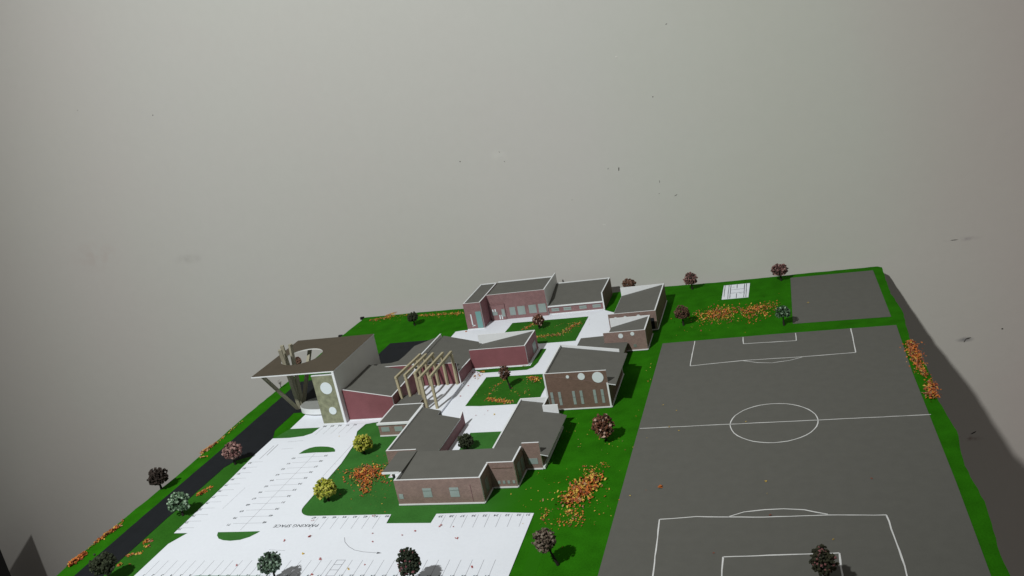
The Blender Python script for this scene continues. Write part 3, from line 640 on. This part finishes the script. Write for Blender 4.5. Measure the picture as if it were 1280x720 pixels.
strip(h, (-39.8, 125.7), (-29.5, 125.7)); strip(h, (-29.5, 125.7), (-29.5, 138.4), .3, .15)
b = MB(); b.box(-39.86, -39.6, 125.62, 125.69, .1, 6.58); b.build('corner_trim', M['foam'], h)
b = MB(); b.box(-29.72, -29.46, 125.62, 125.69, .1, 4.4); b.build('corner_trim', M['foam'], h)
b = MB(); b.bar((-39.5, 125.67, 6.28), (-29.75, 125.67, 4.35), .03, .05); b.build('roof_line', M['brown'], h)
disc(h, 125.7, -35.85, 5.85, .27); disc(h, 125.7, -33.6, 5.75, .58); disc(h, 125.7, -30.95, 5.42, .92)
for x in (-39.0, -37.7, -35.35, -34.1, -31.9, -30.65): win(h, 125.7, x-.22, x+.22, .95, 3.3, 'glass', bars=.55)

# ------------------------------------------------------------------ trees
def tree(name, px, py, hc_, r, key, label, tall=1.0, lean=(0, 0), n=230, dens=1.0, accent=.18, group='model trees', trunk_r=.16):
    r *= 1.1; x, y = spot(px, py); t = thing(name, label, 'tree', (x, y, .05), group)
    cx, cy_ = x+lean[0], y+lean[1]
    b = MB(); b.tube((x, y, .05), (x+lean[0]*.55, y+lean[1]*.55, hc_*.55), trunk_r*1.25, trunk_r*.8)
    b.tube((x+lean[0]*.55, y+lean[1]*.55, hc_*.55), (cx, cy_, hc_), trunk_r*.8, trunk_r*.4)
    for i in range(6):
        a = i*1.05+random.random(); rr = r*random.uniform(.5, .8); z0_ = hc_*random.uniform(.5, .75)
        b.tube((x+lean[0]*.55, y+lean[1]*.55, z0_), (cx+rr*math.cos(a), cy_+rr*math.sin(a), hc_+r*tall*random.uniform(-.3, .5)), trunk_r*.45, trunk_r*.2, 5)
    b.build('trunk', M['trunk'], t)
    b = MB(); f = [random.uniform(.82, 1.12) for _ in range(12)]
    cnt = int(n*dens)
    for i in range(cnt):
        z = random.uniform(-1, 1); a = random.uniform(0, 6.28); s_ = math.sqrt(1-z*z); rad = (random.random()**.33)*.92
        if rad < .45: continue
        w_ = f[int(a/6.28*6) % 6]*(1.0 if z > 0 else f[6+int(a/6.28*6) % 6]*.95)
        # flat-bottomed crown
        zz = z if z > -.45 else -.45-(abs(z)-.45)*.35
        p_ = (cx+r*rad*s_*math.cos(a)*w_, cy_+r*rad*s_*math.sin(a)*w_, hc_+r*tall*rad*zz*w_)
        u = random.random(); mi = 2 if u < accent and rad > .6 else (1 if u < .5 else 0)
        b.lump(p_, r*random.uniform(.085, .165), mi)
    b.build('crown', FOL[key], t); return t
TR = [
 ('tree', 202, 611.5, 2.1, 1.55, 'wine', 'dark brown model tree on the left grass strip outside the road', 1, 0),
 ('tree', 294.5, 581, 2.35, 1.6, 'rose', 'dusty pink model tree between the black road and the parking lot', 1, .35),
 ('tree', 229, 645, 2.2, 1.65, 'sage', 'pale whitish green model tree between the black road and the parking lot', 1, .35),
 ('tree', 138, 727, 2.7, 1.75, 'moss', 'very dark green model tree at the bottom left beside the black road', 1, .1),
 ('tree', 346.5, 731, 3.0, 1.5, 'frost', 'frosty green model tree on the white parking lot', 1.0, .25),
 ('tree', 520, 733, 3.2, 1.4, 'berry', 'nearly black model tree with pink specks on the white parking lot', 1.45, .10),
 ('tree', 1033, 738, 3.3, 1.35, 'thorn', 'dark green model tree with pink blossoms at the near penalty box of the field', 1.3, .14),
 ('tree', 697.5, 706.5, 3.3, 1.42, 'taupe', 'taupe oval model tree on a thin leaning trunk right of the parking lot', 1.15, .3),
 ('tree', 758, 551, 2.3, 1.62, 'russet', 'large russet model tree with pale specks in front of the tall brick hall', 1.2, .12),
 ('tree', 584.5, 562, 1.45, 1.3, 'moss', 'small blackish green model tree inside the tiny courtyard', 1, .2),
 ('tree', 638.5, 486.5, 3.1, 1.0, 'brick', 'slim brown oval tree on the lawn before the dark red wall', 1.5, .12),
 ('tree', 674.5, 411.5, 1.9, 1.3, 'russet', 'reddish brown tree on the lawn before the long pink building', 1, .16),
 ('tree', 518.5, 407, 2.0, 1.3, 'moss', 'dark green tree alone on the far back left lawn', .9, .15),
 ('tree', 788, 366, 2.0, 1.5, 'brick', 'brown tree crown half hidden behind the farthest sloping block', .8, .3),
 ('tree', 865.5, 362, 2.3, 1.5, 'rose', 'pinkish brown tree by the back edge, left of the small white court', 1, .2),
 ('tree', 854.5, 407, 2.5, 1.35, 'brick', 'maroon tree on the grass between the sloping blocks and the orange leaves', 1.05, .05),
 ('tree', 976.5, 351, 2.3, 1.55, 'rose', 'pinkish brown tree by the back edge, right of the small white court', .85, .12),
 ('tree', 980, 407, 2.6, 1.3, 'sage', 'sparse grey green tree between orange leaves and the dark practice court', .95, .12),
 ('shrub_tree', 455.5, 567, 1.75, 1.5, 'lime', 'yellow green tree by the small link block, farther of the two yellow ones', .95, .4),
 ('shrub_tree', 411, 626.5, 1.95, 1.6, 'lime', 'yellow green tree on the rounded lawn corner near the PARKING SPACE lettering', 1.0, .4),
 ('tree', 374, 463, 1.9, 1.1, 'brick', 'small brown tree seen through the round hole of the canopy roof', .9, .3),
 ('tree', 351.5, 485, 1.1, .45, 'taupe', 'tiny twiggy sapling on the grass strip below the canopy roof', 1.5, .3),
]
LEAN = {697.5: (-.95, -.15), 638.5: (-.5, 0), 758: (-.25, 0), 229: (-.1, .3)}
for (nm, px, py, hc_, r, key, lab, tall, acc) in TR:
    sparse = {'sage': .75, 'frost': .8}.get(key, 1.0)
    tree(nm, px, py, hc_, r, key, lab, tall, LEAN.get(px, (0, 0)), n=(520 if r > .6 else 50), dens=sparse*(1.15 if key in ('lime', 'moss', 'berry') else 1), accent=acc, trunk_r=.16 if r > .6 else .07)

# ------------------------------------------------------------------ leaves
LM = [M['leaf_o'], M['leaf_r'], M['leaf_y'], M['leaf_t']]
def pile(label, segs, mix=(.42, .22, .2, .16), z=.06):
    """segs: (px0, py0, px1, py1, half width cm, number, size, heap height)"""
    b = MB(); cx = sum(spot(s_[0], s_[1])[0] for s_ in segs)/len(segs); cyy = sum(spot(s_[0], s_[1])[1] for s_ in segs)/len(segs)
    for (xa, ya, xb, yb, wd, n_, sz, hp) in segs:
        A = Vector(spot(xa, ya)); B_ = Vector(spot(xb, yb))
        for i in range(int(n_*(1.8 if hp > .08 else 1))):
            t = random.random(); g = random.gauss(0, .42)*(1.6 if random.random() < .12 else .85); g2 = random.gauss(0, .42)*(1.6 if random.random() < .12 else .85)
            p_ = A.lerp(B_, t)+Vector((g*wd, g2*wd)); q = math.exp(-(g*g+g2*g2)*2)
            u = random.random(); mi = 0 if u < mix[0] else 1 if u < mix[0]+mix[1] else 2 if u < mix[0]+mix[1]+mix[2] else 3
            b.flake((p_.x, p_.y, z+.05+random.random()*hp*q), sz*random.uniform(.45, 1.0), .9 if hp > .1 else .5, mi)
    o = b.build('leaf_pile', LM, origin=(cx, cyy, z)); return tag(o, label, 'leaves', 'paper leaf drifts on the model lawns', 'stuff')
pile('large heap of orange and yellow leaf scraps on grass left of the field', [(713, 628, 740, 600, 2.4, 560, .31, .5), (745, 600, 733, 585, 1.5, 60, .2, .15), (712, 640, 722, 648, 1.6, 50, .2, .1), (690, 655, 728, 655, 1.5, 60, .2, .05), (682, 637, 681, 650, .7, 25, .2, .1), (745, 580, 762, 584, 1.0, 22, .17, .05), (670, 600, 765, 640, 7, 60, .14, .02)], (.42, .2, .31, .07))
pile('russet leaf heap on the lawn between the yellow trees and the courtyard building', [(448, 592, 470, 594, 3.2, 380, .28, .45), (458, 598, 457, 618, 1.1, 120, .24, .3), (480, 580, 482, 605, 1.2, 26, .2, .05), (430, 590, 485, 635, 5, 40, .15, .02)], (.5, .28, .12, .10))
pile('left of two orange leaf patches near the small white court', [(890, 394, 906, 392, 5.2, 400, .24, .3), (884, 391, 912, 391, 4, 60, .2, .1), (885, 400, 925, 402, 3.5, 60, .15, .02)], (.5, .22, .18, .1))
pile('right of two orange leaf patches near the small white court', [(938, 390, 950, 387, 4.6, 300, .24, .3), (955, 383, 965, 381, 2.6, 60, .2, .1), (930, 396, 965, 396, 3.2, 45, .15, .02), (936, 402, 950, 403, 1, 12, .2, .05)], (.5, .22, .18, .1))
pile('long rust coloured leaf drift along the far right edge of the board', [(1138, 429, 1146, 452, 1.15, 420, .27, .5), (1146, 452, 1156, 470, .9, 130, .25, .3), (1164, 481, 1166, 498, 1.1, 190, .30, .6), (1156, 468, 1164, 480, .8, 30, .22, .1)], (.45, .3, .12, .13))
pile('curved leaf drift on the lawn before the long pink building', [(655, 413, 668, 405, 1.1, 60, .2, .15), (672, 422, 700, 419, 1.3, 110, .2, .15), (700, 419, 724, 404, 1.3, 150, .2, .2), (690, 408, 728, 402, 1.5, 50, .16, .03), (645, 415, 730, 410, 3, 60, .14, .02)], (.35, .2, .15, .3))
pile('leaf drifts on the lawn around the slim brown tree', [(609, 500, 640, 504, .9, 150, .2, .15), (610, 498, 618, 503, .6, 40, .2, .1), (664, 473, 672, 477, 1.1, 95, .24, .25), (611, 495, 621, 483, .5, 30, .16, .05), (621, 483, 632, 476, .5, 26, .16, .05), (640, 492, 658, 495, 1.3, 12, .2, .05), (655, 493, 662, 488, .4, 14, .2, .05), (600, 490, 670, 480, 4, 40, .14, .02)], (.4, .15, .27, .18), .13)
pile('thin orange leaf drift along the back edge of the far left lawn', [(463, 401, 492, 396, 1.2, 120, .2, .1), (484, 395, 494, 392, .8, 80, .22, .2), (524, 395, 576, 392, 1.2, 200, .2, .1), (460, 400, 575, 396, 4.5, 60, .15, .02), (495, 395, 524, 394, .9, 50, .18, .05)], (.45, .15, .25, .15))
pile('bright orange leaf heap at the lower left end of the outer grass strip', [(88, 707, 106, 693, .55, 210, .34, .4)], (.62, .2, .1, .08))
pile('long leaf drift on the outer grass strip, next above the bright orange heap', [(119, 680, 130, 671, .5, 60, .26, .2), (130, 671, 148, 659, .5, 130, .3, .3), (148, 659, 154, 650, .4, 16, .2, .1), (110, 687, 119, 680, .4, 14, .2, .05)], (.5, .1, .2, .2))
pile('leaf drift on the outer grass strip level with the pink tree', [(251, 568, 271, 554, .5, 120, .25, .25), (272, 553, 303, 527, .35, 60, .2, .08), (250, 572, 256, 572, .5, 20, .25, .1)], (.35, .1, .25, .3))
pile('small leaf clump on grass between the pale green and pink trees', [(249, 619, 257, 614, .55, 50, .28, .3), (259, 612, 264, 609, .5, 18, .2, .1)], (.6, .15, .15, .1))
pile('small tan leaf clump on the grass spur left of the lower parking bays', [(181, 678, 188, 677, .45, 26, .3, .35), (184, 684, 186, 683, .5, 12, .25, .1)], (.4, .25, .1, .25))
pile('few faded leaves in two bits right of the lowest dark tree', [(160, 695, 176, 692, .5, 26, .25, .1), (148, 708, 152, 706, .3, 14, .28, .2), (161, 706, 162, 706, .2, 3, .22, .05)], (.3, .1, .3, .3))
pile('red and yellow leaf sprinkle where the white plaza meets the dark red wall', [(594, 472, 601, 468, .8, 12, .25, .05), (601, 466, 606, 465, .5, 16, .26, .1), (655, 458, 661, 456, .4, 12, .24, .1), (590, 476, 604, 470, 1.2, 8, .2, .02)], (.1, .5, .35, .05), .1)
pile('sparse yellow flecks over the grass right of the courtyard building', [(700, 530, 780, 560, 5, 45, .13, .02), (660, 600, 700, 690, 4, 30, .13, .02), (850, 410, 900, 405, 5, 40, .13, .02), (820, 440, 800, 520, 2.0, 10, .15, .02), (740, 660, 760, 620, 2, 14, .14, .02)], (.1, .1, .6, .2))
def one(px, py, c, size, label, z=.115, group='tiny loose paper leaves'):
    x, y = spot(px, py); b = MB()
    for i in range(3): b.flake((random.uniform(-.2, .2)*size*2, random.uniform(-.2, .2)*size*2, .03+.04*i), size*random.uniform(.42, .66), .4, 0)
    b.v = [(v[0]+x, v[1]+y, v[2]+z) for v in b.v]; o = b.build('paper_leaf', M[c], origin=(x, y, z)); tag(o, label, 'leaf', group)
RL = 'speck of crimson paper leaf lying on the white parking lot'
YL = 'speck of golden paper leaf lying on the white parking lot'
for px, py, s_ in ((386, 672, .45), (391, 652, .3), (467.5, 646, .32), (466, 668, .27), (466, 678, .25), (503, 670, .22), (520, 665, .25), (502, 690, .22), (500.5, 700, .4), (456, 707, .22), (550, 658.5, .35), (571, 674, .36), (567, 659.5, .2), (296, 707.5, .3), (356, 677, .25), (401, 700, .32), (590, 710, .36), (390, 719, .3)):
    one(px, py, 'leaf_c', s_, RL)
for px, py, s_ in ((379, 693, .38), (435.5, 712, .32), (424, 546.5, .25)): one(px, py, 'leaf_y', s_, YL)
one(825, 610.5, 'leaf_o', 1.0, 'biggest orange scrap lying alone on the dark field', .06)
for px, py, s_ in ((957, 602, .3), (959, 618, .15), (1042, 675, .22), (836, 534.5, .3), (848, 539, .22), (809, 548, .2), (829, 507, .16), (845, 514, .2), (932, 528, .2), (788, 620.5, .22)):
    one(px, py, 'leaf_y', s_, 'tiny yellow fleck lying on the dark grey field', .06)
for px, py, s_ in ((963, 644.5, .3), (892, 692, .22), (1090, 599, .22)): one(px, py, 'leaf_r', s_, 'tiny red fleck lying on the dark grey field', .06)
one(1010, 379, 'leaf_y', .36, 'single pale leaf lying on the grey practice court', .06)
one(583.5, 415, 'leaf_o', .45, 'orange leaf on white plaza before the teal door building', .095); one(744.5, 427, 'leaf_r', .35, 'reddish leaf on white plaza just right of the far lawn corner', .095)
one(618, 519, 'leaf_y', .3, 'yellow leaf on white plaza above the tiny courtyard', .095); one(575.5, 496, 'leaf_c', .3, 'crimson leaf on white plaza beside the pergola terrace', .095)

for px, py, s_ in ((588, 472, .3), (591, 466.5, .34), (597, 466, .28), (600, 471, .26), (585.5, 483, .24), (595, 520, .2), (610, 514.5, .2), (606, 519, .16), (596, 494, .2)):
    one(px, py, 'leaf_c', s_, 'crimson paper speck on the white plaza path left of the slim brown tree', .095)
for o in list(bpy.data.objects):
    if '_o' in o: del o['_o']
